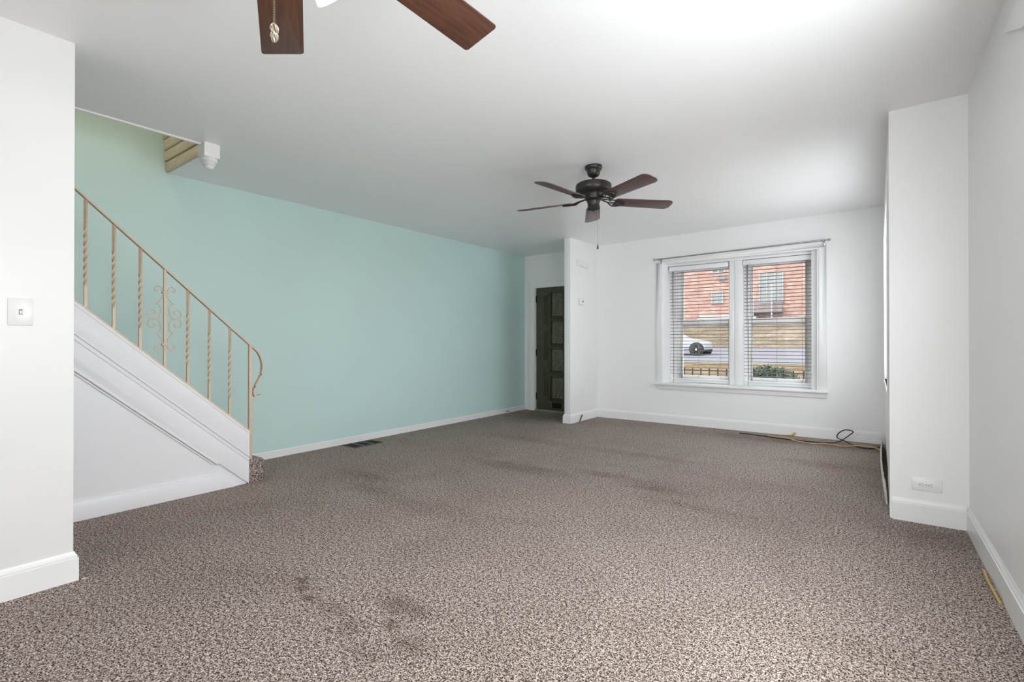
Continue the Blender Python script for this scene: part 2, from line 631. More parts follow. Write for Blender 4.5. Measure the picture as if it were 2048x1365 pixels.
# ------------------------------------------------------------------ baseboards
def baseboard(name, path, h, t=0.016, cap=True, mat=None):
    """path runs with the wall on its left side (offset goes to the right, into the room)"""
    if cap:
        prof = [(0, 0), (t, 0), (t, h * 0.78), (t * 0.72, h * 0.80), (t * 0.75, h * 0.86), (t * 0.35, h * 0.95), (t * 0.2, h), (0, h)]
    else:
        prof = [(0, 0), (t, 0), (t, h * 0.9), (t * 0.6, h), (0, h)]
    return struct(MB().sweep(path, prof).build(name, mat or M_trim))


baseboard('baseboard_near_left', [(-2.965, -6.8, 0), (-2.965, 0.638, 0), (-3.09, 0.638, 0)], 0.132)
baseboard('baseboard_left', [(tealx(1.9), 1.9, 0), (tealx(6.66), 6.66, 0)], 0.068, 0.014, False)
baseboard('baseboard_front', [(-3.312, YW, 0), (0.03, YW, 0)], 0.125)
baseboard('baseboard_partition', [(-3.425, YD, 0), (-3.425, 5.85, 0), (-3.33, 5.85, 0), (-3.33, YW, 0)][::1], 0.122)
baseboard('baseboard_chase', [(XJ + .012, YJ, 0), (XR - .012, YJ, 0)], 0.136)
baseboard('baseboard_right', [(XR + .0015, YJ - .002, 0), (rx(-6.8), -6.8, 0)], 0.14)

# torn baseboard strip leaning off the boxed-out wall
mb = MB()
n = 46
top, vs, fs = [], [], []
for i in range(n + 1):
    t = i / n
    y = 4.18 + t * 2.25
    x = 0.046 - 0.016 * math.sin(PI * min(1, t * 1.1)) - 0.004 * t
    h = 0.115 + random.uniform(-0.014, 0.012)
    vs += [(x, y, 0.002), (x + .011, y, 0.002), (x + 0.004, y, h), (x - 0.008, y, h - random.uniform(0, .01))]
for i in range(n):
    a, b_ = i * 4, i * 4 + 4
    for j in range(4):
        fs.append((a + j, a + (j + 1) % 4, b_ + (j + 1) % 4, b_ + j))
fs += [(3, 2, 1, 0), (n * 4, n * 4 + 1, n * 4 + 2, n * 4 + 3)]
mb.add(vs, fs)
tag(mb.build('torn_baseboard', M_plaster), 'ragged torn strip of white baseboard standing off the boxed-out wall beside the dark gap', 'baseboard strip')
tag(MB().box(-0.05, 0.055, 6.475, 6.495, 0.045, 0.062).build('broken_trim_piece', M_trim, bevel=.003),
    'small white broken trim end sticking out above the cords in the corner', 'trim piece')


# ------------------------------------------------------------------ window
win = thing('window_1', (-1.44, YW, 0.545), None, None, kind='structure')
mb = MB()       # casing on the wall
for a in ((-2.425, -2.34, 0.545, 2.18), (-0.535, -0.455, 0.545, 2.18), (-2.425, -0.455, 2.18, 2.245)):
    mb.box(a[0], a[1], YW - 0.020, YW, a[2], a[3])
mb.build('casing', M_trim, win, bevel=0.004)
mb = MB()       # jamb lining of the deep recess
mb.box(-2.34, -2.325, YW - .005, 6.98, 0.545, 2.18)
mb.box(-0.55, -0.535, YW - .005, 6.98, 0.545, 2.18)
mb.box(-2.325, -0.55, YW - .005, 6.98, 2.165, 2.18)
mb.build('jamb', M_vinyl, win)
MB().box(-2.445, -0.435, YW - 0.065, 6.98, 0.520, 0.550).build('sill', M_trim, win, bevel=0.006)
MB().box(-2.40, -0.455, YW - 0.018, YW, 0.460, 0.520).build('apron', M_trim, win, bevel=0.004)
MB().box(-1.463, -1.372, 6.79, 6.98, 0.55, 2.165).build('mullion', M_trim, win, bevel=0.004)
mb = MB()
mb.box(-0.612, -0.55, 6.70, 6.98, 0.55, 2.165)
mb.box(-1.530, -1.463, 6.80, 6.98, 0.55, 2.165)
mb.build('side_stop', M_trim, win, bevel=.003)
mb = MB()       # lip trim above the blinds
mb.box(-2.325, -0.55, 6.77, 6.80, 2.140, 2.165)
mb.build('head_stop', M_trim, win, bevel=0.003)


def unit(x0, x1, g0, g1):
    f = MB()
    f.box(x0, x0 + 0.05, 6.88, 6.98, 0.55, 2.165)
    f.box(x1 - 0.05, x1, 6.88, 6.98, 0.55, 2.165)
    f.box(x0 + .05, x1 - .05, 6.88, 6.98, 2.12, 2.165)
    f.box(x0 + .05, x1 - .05, 6.88, 6.98, 0.55, 0.585)
    fr = f.build('window_frame', M_vinyl, win, bevel=0.003)
    for nm, ya, z0, z1, r0, r1 in (('upper_sash', 6.935, 1.315, 2.12, 0.05, 0.055), ('lower_sash', 6.895, 0.585, 1.405, 0.062, 0.075)):
        s = MB()
        s.box(x0 + .05, g0, ya, ya + .035, z0, z1)
        s.box(g1, x1 - .05, ya, ya + .035, z0, z1)
        s.box(g0, g1, ya, ya + .035, z0, z0 + r0)
        s.box(g0, g1, ya, ya + .035, z1 - r1, z1)
        so = s.build(nm, M_vinyl, win, bevel=0.002)
        MB().box(g0 - .005, g1 + .005, ya + .015, ya + .019, z0 + r0 - .005, z1 - r1 + .005).build('pane', M_glass, so)
    MB().box((g0 + g1) / 2 - .03, (g0 + g1) / 2 + .03, 6.88, 6.895, 1.385, 1.405).build('sash_lock', M_vinyl, win, bevel=.003)


unit(-2.325, -1.50, -2.155, -1.565)
unit(-1.372, -0.55, -1.277, -0.696)


def blind(x0, x1, label, zt):
    t = thing('window_blind', ((x0 + x1) / 2, 6.83, 0.62), label, 'blind', 'slatted blinds in the front window')
    MB().box(x0, x1, 6.802, 6.862, zt - .045, zt).build('headrail', M_blindw, t, bevel=.003)
    MB().box(x0 - .004, x1 + .004, 6.792, 6.801, zt - .06, zt).build('valance', M_blindw, t, bevel=.003)
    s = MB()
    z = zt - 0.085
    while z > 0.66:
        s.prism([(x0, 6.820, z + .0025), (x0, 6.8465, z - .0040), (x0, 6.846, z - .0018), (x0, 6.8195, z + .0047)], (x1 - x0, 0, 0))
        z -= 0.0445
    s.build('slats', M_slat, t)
    MB().box(x0, x1, 6.818, 6.848, 0.590, 0.608).build('bottom_rail', M_blindw, t, bevel=.003)
    for fx in (0.13, 0.5, 0.87):
        c = MB()
        xx = x0 + (x1 - x0) * fx
        for yy in (6.818, 6.848):
            c.tube([(xx, yy, 0.61), (xx, yy, zt - .04)], 0.0011, 5)
        c.build('ladder_cord', M_slat, t)
    return t


b1 = blind(-2.305, -1.545, 'white slatted blind in the left half of the window, in front of the white car', 2.135)
MB().tube([(-2.225, 6.785, 2.09), (-2.222, 6.783, 1.42)], 0.004, 8).build('tilt_wand', M_slat, b1)
b2 = blind(-1.36, -0.622, 'white slatted blind in the right half of the window, in front of the balcony', 2.135)
MB().tube([(-1.275, 6.785, 2.09), (-1.275, 6.785, 1.45)], 0.0035, 8).build('tilt_wand', M_slat, b2)

# curtain rod
rod = thing('curtain_rod', (-1.42, 6.56, 2.23), 'thin grey metal curtain rod above the front window', 'curtain rod')
MB().tube([(-2.40, 6.56, 2.219), (-0.46, 6.56, 2.247)], 0.008, 10).build('rod', M_steel, rod)
MB().tube([(-1.45, 6.56, 2.2327), (-0.46, 6.56, 2.247)], 0.0105, 10).build('outer_tube', M_steel, rod)
for x, z, s in ((-2.40, 2.219, -1), (-0.46, 2.247, 1)):
    MB().lathe([(0.004, 0), (0.008, .004), (0.005, .016), (0.011, .024), (0.015, .034), (0.012, .043), (0.003, .048)],
               T(x, 6.56, z) @ Matrix.Rotation(s * PI / 2, 4, 'Y'), 16).build('finial', M_steel, rod)
for x, z in ((-2.355, 2.22), (-0.478, 2.247)):
    m_ = MB()
    m_.box(x - .008, x + .008, 6.636, YW - .0205, z - .055, z + .02) if False else m_.box(x - .008, x + .008, 6.612, 6.623, z - .055, z + .02)
    m_.box(x - .004, x + .004, 6.555, 6.615, z - .018, z - .010)
    m_.box(x - .004, x + .004, 6.548, 6.556, z - .018, z + .004)
    m_.build('bracket', M_steel, rod, bevel=.001)


# ------------------------------------------------------------------ entry door
door = thing('door_1', (-4.0, YD, 0), None, None, kind='structure')
DX, DY = -4.452, 6.70
mb = MB()
mb.box(-4.555, -4.452, YD - .018, YD, 0, 2.085)
mb.box(-3.55, -3.45, YD - .018, YD, 0, 2.085)
mb.box(-4.452, -3.55, YD - .018, YD, 1.985, 2.085)
mb.box(-4.555, -4.525, YD - .026, YD - .018, 0, 2.085)
mb.box(-4.525, -3.45, YD - .026, YD - .018, 2.055, 2.085)
mb.box(-4.460, -4.445, YD, YD + .12, 0, 1.985)
mb.box(-3.557, -3.545, YD, YD + .12, 0, 1.985)
mb.box(-4.445, -3.557, YD, YD + .12, 1.975, 1.99)
mb.build('door_casing', M_trim, door)
mb = MB()
mb.box(DX + .01, -3.56, YD - .03, YD + .12, 0, 0.022)
mb.build('threshold', paint('worn_threshold', (0.26, 0.25, 0.19), .6, .1, 20), door)
leaf = MB().box(DX + .008, -3.558, DY, DY + .045, 0.026, 1.973).build('door_leaf', M_doorwood, door, bevel=.003)


def ring(mb, x0, x1, z0, z1, wd, y0, y1):
    mb.box(x0, x0 + wd, y0, y1, z0, z1)
    mb.box(x1 - wd, x1, y0, y1, z0, z1)
    mb.box(x0 + wd, x1 - wd, y0, y1, z0, z0 + wd)
    mb.box(x0 + wd, x1 - wd, y0, y1, z1 - wd, z1)


CARVE = [(1.865, 1.52), (1.415, 1.085), (0.98, 0.656), (0.535, 0.22)]
FLUTE = [(1.86, 1.375), (1.275, 0.80), (0.705, 0.22)]
for z1, z0 in CARVE:
    x0, x1 = DX + 0.315, DX + 0.50
    m_ = MB()
    ring(m_, x0 - .045, x1 + .045, z0 - .045, z1 + .045, .020, DY - .016, DY)
    ring(m_, x0 - .018, x1 + .018, z0 - .018, z1 + .018, .018, DY - .010, DY)
    m_.build('panel_moulding', M_doorwood, leaf, bevel=.004)
    g = MB()
    cx, czz = (x0 + x1) / 2, (z0 + z1) / 2
    g.box(x0, x1, DY - .004, DY, z0, z1)
    hw, hh = (x1 - x0) / 2, (z1 - z0) / 2
    for sx in (-1, 1):
        for sz in (-1, 1):
            for (u0, v0, rr, t0) in ((.42, .40, .30, 0), (.62, .72, .22, 1.2), (.30, .80, .16, 2.2)):
                pts = []
                for k in range(13):
                    a = t0 + k * 0.48
                    q = rr * (1 - k / 17)
                    pts.append((cx + sx * hw * (u0 + q * math.cos(a)), DY - .009, czz + sz * hh * (v0 + q * .75 * math.sin(a))))
                g.tube(pts, [.0075] * 12 + [.004], 6)
            g.tube([(cx, DY - .008, czz + sz * hh * .08), (cx + sx * hw * .35, DY - .012, czz + sz * hh * .20), (cx + sx * hw * .8, DY - .009, czz + sz * hh * .06)], [.006, .012, .003], 6)
    for k in range(8):
        a = k * PI / 4
        g.tube([(cx, DY - .008, czz), (cx + hw * .2 * math.cos(a), DY - .014, czz + hh * .14 * math.sin(a)), (cx + hw * .36 * math.cos(a), DY - .006, czz + hh * .24 * math.sin(a))], [.004, .010, .003], 6)
    g.tube([(cx, DY - .008, czz - hh * .95), (cx, DY - .008, czz + hh * .95)], .006, 6)
    g.build('carved_panel', M_doorcarve, leaf)
for xo in (0.145, 0.595):
    for z1, z0 in FLUTE:
        m_ = MB()
        a, b_ = DX + xo, DX + xo + .09
        for k in range(3):
            q = a + .012 + k * .026
            m_.box(q, q + .014, DY - .014, DY, z0 + .03, z1 - .03)
        m_.box(a - .012, b_ + .012, DY - .018, DY, z0 - .02, z0 + .012)
        m_.box(a - .012, b_ + .012, DY - .018, DY, z1 - .012, z1 + .02)
        m_.box(a - .004, a + .004, DY - .008, DY, z0, z1)
        m_.box(b_ - .004, b_ + .004, DY - .008, DY, z0, z1)
        m_.build('fluted_panel', M_doorwood, leaf, bevel=.004)
m_ = MB()
ring(m_, DX + .31, DX + .48, 0.062, 0.140, .014, DY - .006, DY)
m_.box(DX + .324, DX + .466, DY - .003, DY, 0.076, 0.126)
m_.build('mail_slot', M_void, leaf, bevel=.002)
for z in (1.80, 0.935, 0.23):
    MB().box(DX - .012, DX + .016, DY - .016, DY + .003, z - .055, z + .055).build('hinge', M_iron, leaf, bevel=.003)
MB().lathe([(0.028, 0), (0.028, .006), (0.012, .012), (0.011, .035), (0.026, .045), (0.028, .06), (0.018, .072), (0.0, .074)],
           T(-3.63, DY, 0.96) @ Matrix.Rotation(PI / 2, 4, 'X'), 20).build('door_knob', M_steel, leaf)


# ------------------------------------------------------------------ small wall items
def plate(mb, x0, x1, y0, y1, z0, z1):
    mb.box(x0, x1, y0, y1, z0, z1)


# light switch on the near left wall
sw = thing('light_switch', (-2.965, 0.46, 1.16), 'white single toggle light switch plate on the near left wall', 'light switch')
MB().box(-2.965, -2.959, 0.421, 0.500, 1.163, 1.279).build('wall_plate', M_plastic, sw, bevel=.003)
MB().box(-2.9592, -2.9582, 0.4545, 0.4665, 1.2085, 1.2335).build('toggle_slot', paint('grey_gap', (.35, .35, .35), .5, .05, 60), sw)
MB().box(-2.965, -2.950, 0.4565, 0.4645, 1.212, 1.226, Matrix()).build('toggle', M_plastic, sw, bevel=.002)
for z in (1.19, 1.252):
    MB().lathe([(0.003, 0), (0.003, .001), (0, .0014)], T(-2.959, 0.4605, z) @ Matrix.Rotation(PI / 2, 4, 'Y'), 10).build('screw', M_plastic, sw)

# outlet on the boxed-out wall
ot = thing('wall_outlet', (0.24, YJ, 0.194), 'white horizontal duplex outlet plate with two sockets above the baseboard of the boxed-out wall', 'outlet')
MB().box(0.168, 0.311, YJ - .006, YJ, 0.194, 0.272).build('wall_plate', M_plastic, ot, bevel=.003)
for cx, s in ((0.216, 1), (0.259, 1)):
    so = MB().lathe([(0.0165, 0), (0.0165, .0022), (0.0155, .003), (0, .003)], T(cx, YJ - .006, 0.233) @ Matrix.Rotation(PI / 2, 4, 'X') @ Matrix.Diagonal((1.0, .82, 1, 1)), 24).build('socket', M_plastic, ot)
    k = MB()
    k.box(cx - .001, cx + .0065, YJ - .0095, YJ - .009, 0.2385, 0.2405)
    k.box(cx - .0005, cx + .0055, YJ - .0095, YJ - .009, 0.2255, 0.2275)
    k.build('slot', M_dark, so)
    MB().lathe([(0.0026, 0), (0.0026, .0006), (0, .0006)], T(cx - .0095, YJ - .009, 0.233) @ Matrix.Rotation(PI / 2, 4, 'X'), 12).build('ground_hole', M_dark, so)
MB().lathe([(0.003, 0), (0.003, .001), (0, .0013)], T(0.2375, YJ - .006, 0.233) @ Matrix.Rotation(PI / 2, 4, 'X'), 12).build('screw', M_steel, ot)

# chime, thermostat and outlet on the wing wall
ch = thing('door_chime', (-3.33, 6.16, 2.15), 'white two-part door chime box high on the wing wall beside the entry', 'door chime')
MB().box(-3.33, -3.305, 6.02, 6.14, 2.160, 2.243).build('base', M_plastic, ch, bevel=.003)
MB().box(-3.33, -3.290, 6.135, 6.31, 2.150, 2.240).build('cover', M_plastic, ch, bevel=.004)
th = thing('thermostat', (-3.33, 6.13, 1.60), 'small square white thermostat with a dark round dot on the wing wall', 'thermostat')
MB().box(-3.33, -3.302, 6.075, 6.195, 1.615, 1.715).build('body', M_plastic, th, bevel=.012, segs=3)
MB().lathe([(0.012, 0), (0.012, .004), (0.006, .005), (0, .005)], T(-3.302, 6.148, 1.668) @ Matrix.Rotation(PI / 2, 4, 'Y'), 16).build('dial', M_dark, th)
o2 = thing('wall_outlet', (-3.33, 6.18, 0.337), 'white upright outlet plate low on the wing wall beside the entry', 'outlet')
MB().box(-3.33, -3.325, 6.14, 6.225, 0.337, 0.465).build('wall_plate', M_plastic, o2, bevel=.002)
for z in (0.375, 0.427):
    MB().box(-3.325, -3.3225, 6.166, 6.199, z - .017, z + .017).build('socket', M_plastic, o2, bevel=.002)
# cable stub through the wing wall's baseboard
tag(MB().tube([(-3.300, 6.06, 0.004), (-3.300, 6.075, 0.03), (-3.302, 6.11, 0.065), (-3.304, 6.135, 0.085)], 0.0070, 8).build('cable_stub', M_black),
    'short black cable stub standing against the wing wall baseboard', 'cable')
# raised panel high on the right wall
tag(MB().prism([(0.44, 2.853, 2.372), (0.44, 2.80, 2.345), (0.44, 2.527, 2.225), (0.44, 2.45, 2.21), (0.44, 2.0, 2.21), (0.44, 2.0, 2.372)], (-0.018, 0, 0)).build('wall_panel', M_wall, bevel=.005),
    'shallow raised white panel high on the right wall in the top corner of the photo', 'wall panel')
# door stop on the left baseboard
ds = thing('door_stop', (tealx(6.12) + .014, 6.12, .03), 'small spring door stop on the white baseboard of the teal wall', 'door stop')
xx = tealx(6.12) + .014
MB().tube([(xx, 6.12, .035), (xx + .05, 6.12, .035)], .004, 8).build('spring', M_steel, ds)
MB().tube([(xx + .05, 6.12, .035), (xx + .062, 6.12, .035)], .007, 10).build('tip', M_dark, ds)
# thread on the carpet by the near left wall
tag(MB().tube([(-2.940, 0.662, .003), (-2.932, 0.672, .007), (-2.924, 0.684, .005)], .0014, 6).build('white_thread', M_thread),
    'tiny white thread on the carpet at the near left wall corner', 'thread')

# ------------------------------------------------------------------ floor register
rg = thing('floor_register', (-4.45, 3.34, 0), 'black floor vent register with two pale dividers in the carpet by the teal wall', 'floor vent')
MB().box(-4.555, -4.345, 3.165, 3.515, 0.0005, 0.004).build('grille', M_void, rg)
m_ = MB()
grey_ = paint('register_grey', (.30, .29, .27), .5, .1, 40)
for y in (3.272, 3.392):
    MB().box(-4.55, -4.35, y, y + .010, .004, .009).build('divider', grey_, rg)
ring_ = [(-4.565, -4.552, 3.155, 3.525), (-4.348, -4.335, 3.155, 3.525), (-4.552, -4.348, 3.155, 3.165), (-4.552, -4.348, 3.515, 3.525)]
for a in ring_:
    m_.box(a[0], a[1], a[2], a[3], .0005, .006)
m_.build('frame', paint('register_frame', (.10, .095, .085), .5, .1, 40), rg, bevel=.001)
m_ = MB()
for k in range(14):
    y = 3.175 + k * .0245
    m_.box(-4.55, -4.35, y, y + .004, .004, .0065)
m_.build('louvres', M_dark, rg)

# ------------------------------------------------------------------ cords
def smooth_path(P, n=6):
    P = [Vector(p) for p in P]
    out = []
    for i in range(len(P) - 1):
        p0, p1, p2, p3 = P[max(i - 1, 0)], P[i], P[i + 1], P[min(i + 2, len(P) - 1)]
        for k in range(n):
            t = k / n
            out.append(0.5 * ((2 * p1) + (p2 - p0) * t + (2 * p0 - 5 * p1 + 4 * p2 - p3) * t * t + (3 * p1 - p0 - 3 * p2 + p3) * t ** 3))
    out.append(P[-1])
    return out


blk = [(-1.328, 6.394, 0.008), (-1.216, 6.394, 0.008), (-1.05, 6.352, 0.008), (-0.898, 6.31, 0.008), (-0.743, 6.295, 0.008), (-0.544, 6.314, 0.008), (-0.4, 6.36, 0.008), (-0.344, 6.44, 0.012), (-0.302, 6.45, 0.036), (-0.218, 6.45, 0.117), (-0.207, 6.45, 0.135), (-0.232, 6.45, 0.147), (-0.279, 6.42, 0.151), (-0.328, 6.42, 0.118), (-0.351, 6.42, 0.077), (-0.339, 6.42, 0.053), (-0.293, 6.42, 0.037), (-0.238, 6.40, 0.016), (-0.179, 6.303, 0.008), (-0.118, 6.24, 0.008), (-0.034, 6.268, 0.008), (0.03, 6.40, 0.012), (0.05, 6.45, 0.03)]
tag(MB().tube(smooth_path(blk), 0.0058, 8).build('coaxial_cable', M_black), 'black cable with a standing loop on the carpet below the window wall', 'cable')
yel = [(-1.072, 6.483, 0.007), (-0.969, 6.375, 0.007), (-0.836, 6.325, 0.02), (-0.709, 6.259, 0.007), (-0.597, 6.20, 0.007), (-0.527, 6.205, 0.007), (-0.464, 6.27, 0.007), (-0.368, 6.25, 0.007), (-0.284, 6.214, 0.007), (-0.172, 6.27, 0.02), (-0.087, 6.275, 0.02), (-0.021, 6.26, 0.02), (0.025, 6.214, 0.007)]
ec = thing('extension_cord', (-0.5, 6.25, 0), 'yellow extension cord lying along the window wall on the carpet', 'cord')
MB().tube(smooth_path(yel), 0.0062, 8).build('cord', M_yellow, ec)
MB().tube([(-0.80, 6.60, .012), (-0.775, 6.603, .030), (-0.765, 6.606, .045)], [.014, .013, .008], 8).build('plug', M_yellow, ec)
MB().tube(smooth_path([(-0.95, 6.57, .006), (-0.86, 6.59, .006), (-0.80, 6.60, .012)]), .005, 8).build('tail', M_yellow, ec)
tag(MB().tube(smooth_path([(0.408, 3.23, .004), (0.402, 3.10, .012), (0.404, 2.97, .014), (0.411, 2.86, .004)]), .006, 8).build('yellow_wire', M_yellow),
    'short stretch of yellow wire tucked along the right wall baseboard', 'wire')

# ------------------------------------------------------------------ staircase
XS = -3.909
st = thing('staircase', (-4.25, 0.6, 0), 'white panelled staircase with carpeted steps rising along the teal wall', 'staircase')


def topz(y):
    return 0.397 + 0.9 * (1.886 - y)


YT = -0.75
# side wall
MB().prism([(XS - .022, 1.872, 0), (XS - .022, 1.872, topz(1.872) - .02), (XS - .022, YT, topz(YT) - .02), (XS - .022, YT, 0)], (-0.06, 0, 0)).build('side_panel', M_stair, st)


def strip(mb, d0, d1, x0, x1, y0=1.884, y1=YT):
    """sloping board between vertical drops d0 and d1 below the stringer's top line"""
    a = [(x0, y0, topz(y0) - d0), (x0, y0, max(0.0, topz(y0) - d1)), (x0, y1, topz(y1) - d1), (x0, y1, topz(y1) - d0)]
    if topz(y0) - d1 < 0:
        yk = 1.886 - (d1 - 0.397) / 0.9
        a = [(x0, y0, topz(y0) - d0), (x0, y0, 0), (x0, yk, 0), (x0, y1, topz(y1) - d1), (x0, y1, topz(y1) - d0)]
    mb.prism(a, (x1 - x0, 0, 0))


m_ = MB()
strip(m_, 0.0, 0.178, XS - .030, XS)
m_.build('stringer_board', M_stair, st, bevel=.002)
m_ = MB()
strip(m_, 0.178, 0.196, XS - .022, XS + .004)
strip(m_, 0.196, 0.230, XS - .022, XS - .004)
m_.build('stringer_moulding', M_stair, st, bevel=.003)
m_ = MB()
strip(m_, 0.230, 0.400, XS - .022, XS - .008)
m_.build('lower_board', M_stair, st, bevel=.001)
m_ = MB()
strip(m_, 0.400, 0.418, XS - .022, XS - .003, 1.66)
strip(m_, 0.424, 0.438, XS - .022, XS - .012, 1.63)
m_.build('panel_moulding', M_stair, st, bevel=.003)
MB().prism([(XS - .022, 1.79, 0.0), (XS - .022, YT, 0.0), (XS - .022, YT, .117), (XS - .022, 1.665, .117)], (.013, 0, 0)).build('base_board', M_stair, st, bevel=.001)
# top cap
m_ = MB()
m_.prism([(XS + .003, 1.884, topz(1.884) - .016), (XS + .003, YT, topz(YT) - .016), (XS + .003, YT, topz(YT) + .004), (XS + .003, 1.884, topz(1.884) + .004)], (-0.10, 0, 0))
m_.build('cap', M_stair, st, bevel=.002)
# carpeted steps
for k in range(14):
    y1 = 2.015 - 0.211 * k
    z1 = 0.178 + 0.19 * k
    y0 = y1 - 0.26
    r_ = 0.035
    pts = [(y0, max(0.0, z1 - .20)), (y0, z1)]
    for j in range(6):
        a = PI / 2 - j * PI / 10
        pts.append((y1 - r_ + r_ * math.cos(a), z1 - r_ + r_ * math.sin(a)))
    pts += [(y1 - .012, z1 - .06), (y1 - .012, max(0.0, z1 - .20))]
    xa = XS - .005 if k == 0 else XS - .034
    m_ = MB()
    if k == 0:
        m_.prism([(XS - .034, y, z) for y, z in pts], (tealx(1.7) + .002 - XS + .034, 0, 0))
        m_.prism([(-3.925, 1.888, 0), (-3.925, 1.985, 0), (-3.925, 1.998, .12), (-3.925, 1.985, .172), (-3.925, 1.888, .178)], (-.02, 0, 0))
    else:
        m_.prism([(xa, y, z) for y, z in pts], (tealx(1.0) + .002 - xa, 0, 0))
    m_.build('step', M_carpet, st)

# ------------------------------------------------------------------ stair railing
XRL = -3.957
rl = thing('stair_railing', (XRL, 1.9, .171), 'tan painted metal stair railing with twisted balusters and one scroll baluster', 'stair railing')


def railz(y):
    return 1.082 + 0.9145 * (1.897 - y)


YE = 0.10
m_ = MB()
hp = [(XRL, YE, railz(YE)), (XRL, 1.897, railz(1.897))] + [(XRL, y, z) for y, z in
      [(1.925, 1.057), (1.956, 1.028), (1.982, .99), (1.998, .945), (2.003, .895), (1.995, .845), (1.975, .80), (1.953, .76), (1.937, .72), (1.934, .69), (1.944, .67), (1.962, .665), (1.985, .676)]]
hp = [Vector(hp[0])] + smooth_path(hp[1:], 3)
m_.sweep(hp, [(-.016, -.006), (.016, -.006), (.016, .004), (.010, .007), (-.010, .007), (-.016, .004)], up=(0, 0.001, 1) if False else (0, 0.35, 0.94))
m_.build('handrail', M_gold, rl)
MB().box(XRL - .012, XRL + .012, 1.897, 1.921, .176, 1.072).build('newel_post', M_gold, rl, bevel=.002)
m_ = MB()
m_.prism([(XRL + .014, 1.897, topz(1.897) + .012), (XRL + .014, YE, topz(YE) + .012), (XRL + .014, YE, topz(YE) + .026), (XRL + .014, 1.897, topz(1.897) + .026)], (-.028, 0, 0))
m_.build('bottom_rail', M_gold, rl, bevel=.001)


def twisted_bar(y, twist=True):
    z0, z1 = topz(y) + .022, railz(y) - .006
    L = z1 - z0
    h = .0078
    vs, fs = [], []
    n = 60
    for i in range(n + 1):
        t = i / n
        z = z0 + L * t
        tw = min(1, max(0, (t - .20) / .55)) * 7.5 * PI / 2 if twist else 0
        for j in range(4):
            a = tw + PI / 4 + j * PI / 2
            rr = h * 1.414
            vs.append((XRL + rr * math.cos(a), y + rr * math.sin(a), z))
    for i in range(n):
        for j in range(4):
            fs.append((i * 4 + j, i * 4 + (j + 1) % 4, i * 4 + 4 + (j + 1) % 4, i * 4 + 4 + j))
    fs += [(3, 2, 1, 0), (n * 4, n * 4 + 1, n * 4 + 2, n * 4 + 3)]
    return MB().add(vs, fs)


base = None
for k in range(12):
    y = 1.757 - 0.1422 * k
    if k == 3:
        sb = twisted_bar(y, False).build('scroll_baluster', M_gold, rl)
        tag(sb, 'plain bar carrying a pair of wrought scrolls')
        s = MB()
        zu = lambda q: 1.436 - (q - 410) * 0.000558
        for sx in (-1, 1):
            def W(pts):
                return smooth_path([(XRL + .001, y + sx * a * .000484, zu(b_)) for a, b_ in pts], 4)
            prof = [(-.0025, -.006), (.0025, -.006), (.0025, .006), (-.0025, .006)]
            curves = [
                [(20, 425), (32, 385), (55, 350), (85, 338), (115, 352), (128, 382), (115, 402), (97, 395), (96, 380)],
                [(18, 430), (35, 475), (65, 515), (105, 550)],
                [(105, 550), (70, 568), (52, 605), (54, 660), (75, 712), (110, 735), (160, 735), (195, 712), (207, 672), (188, 640), (150, 628), (118, 645), (120, 668), (140, 672)],
                [(110, 735), (75, 760), (54, 812), (52, 865), (70, 895), (105, 918)],
                [(160, 735), (195, 758), (207, 798), (188, 832), (150, 842), (118, 825), (120, 802), (140, 798)],
                [(105, 918), (65, 950), (35, 1000), (18, 1045)],
                [(20, 1040), (32, 1085), (55, 1115), (85, 1127), (115, 1112), (128, 1085), (115, 1066), (97, 1072), (96, 1088)],
            ]
            for c in curves:
                s.tube(W(c), .0036, 6)
            s.box(XRL - .006, XRL + .006, y + sx * 118 * .000484 - .006, y + sx * 118 * .000484 + .006, zu(742), zu(728))
        s.build('scroll', M_gold, sb)
        for q in (410, 1055):
            MB().box(XRL - .012, XRL + .012, y - .018, y + .018, zu(q + 12), zu(q - 12)).build('collar', M_gold, sb, bevel=.002)
        continue
    if base is None:
        base = twisted_bar(y).build('twisted_baluster', M_gold, rl)
        y_first = y
    else:
        o = base.copy()
        C.objects.link(o)
        o.parent = rl
        o.location = base.location + Vector((0, y - y_first, 0.907 * (y_first - y)))

# newel drop of the upper rail
nd = thing('newel_drop', (-3.742, 1.522, 2.30), 'white square newel drop with a turned finial hanging at the ceiling opening', 'newel drop')
MB().box(-3.795, -3.690, 1.470, 1.572, 2.372, cz_(-3.74, 1.52) + .01).build('block', M_trim, nd, bevel=.004)
MB().lathe([(0.0, 2.294), (.018, 2.296), (.028, 2.303), (.032, 2.312), (.029, 2.320), (.038, 2.323), (.043, 2.331), (.039, 2.339), (.036, 2.342), (.047, 2.345), (.053, 2.355), (.050, 2.367), (.046, 2.374)],
           T(-3.742, 1.521, 0), 28).build('finial', M_trim, nd)


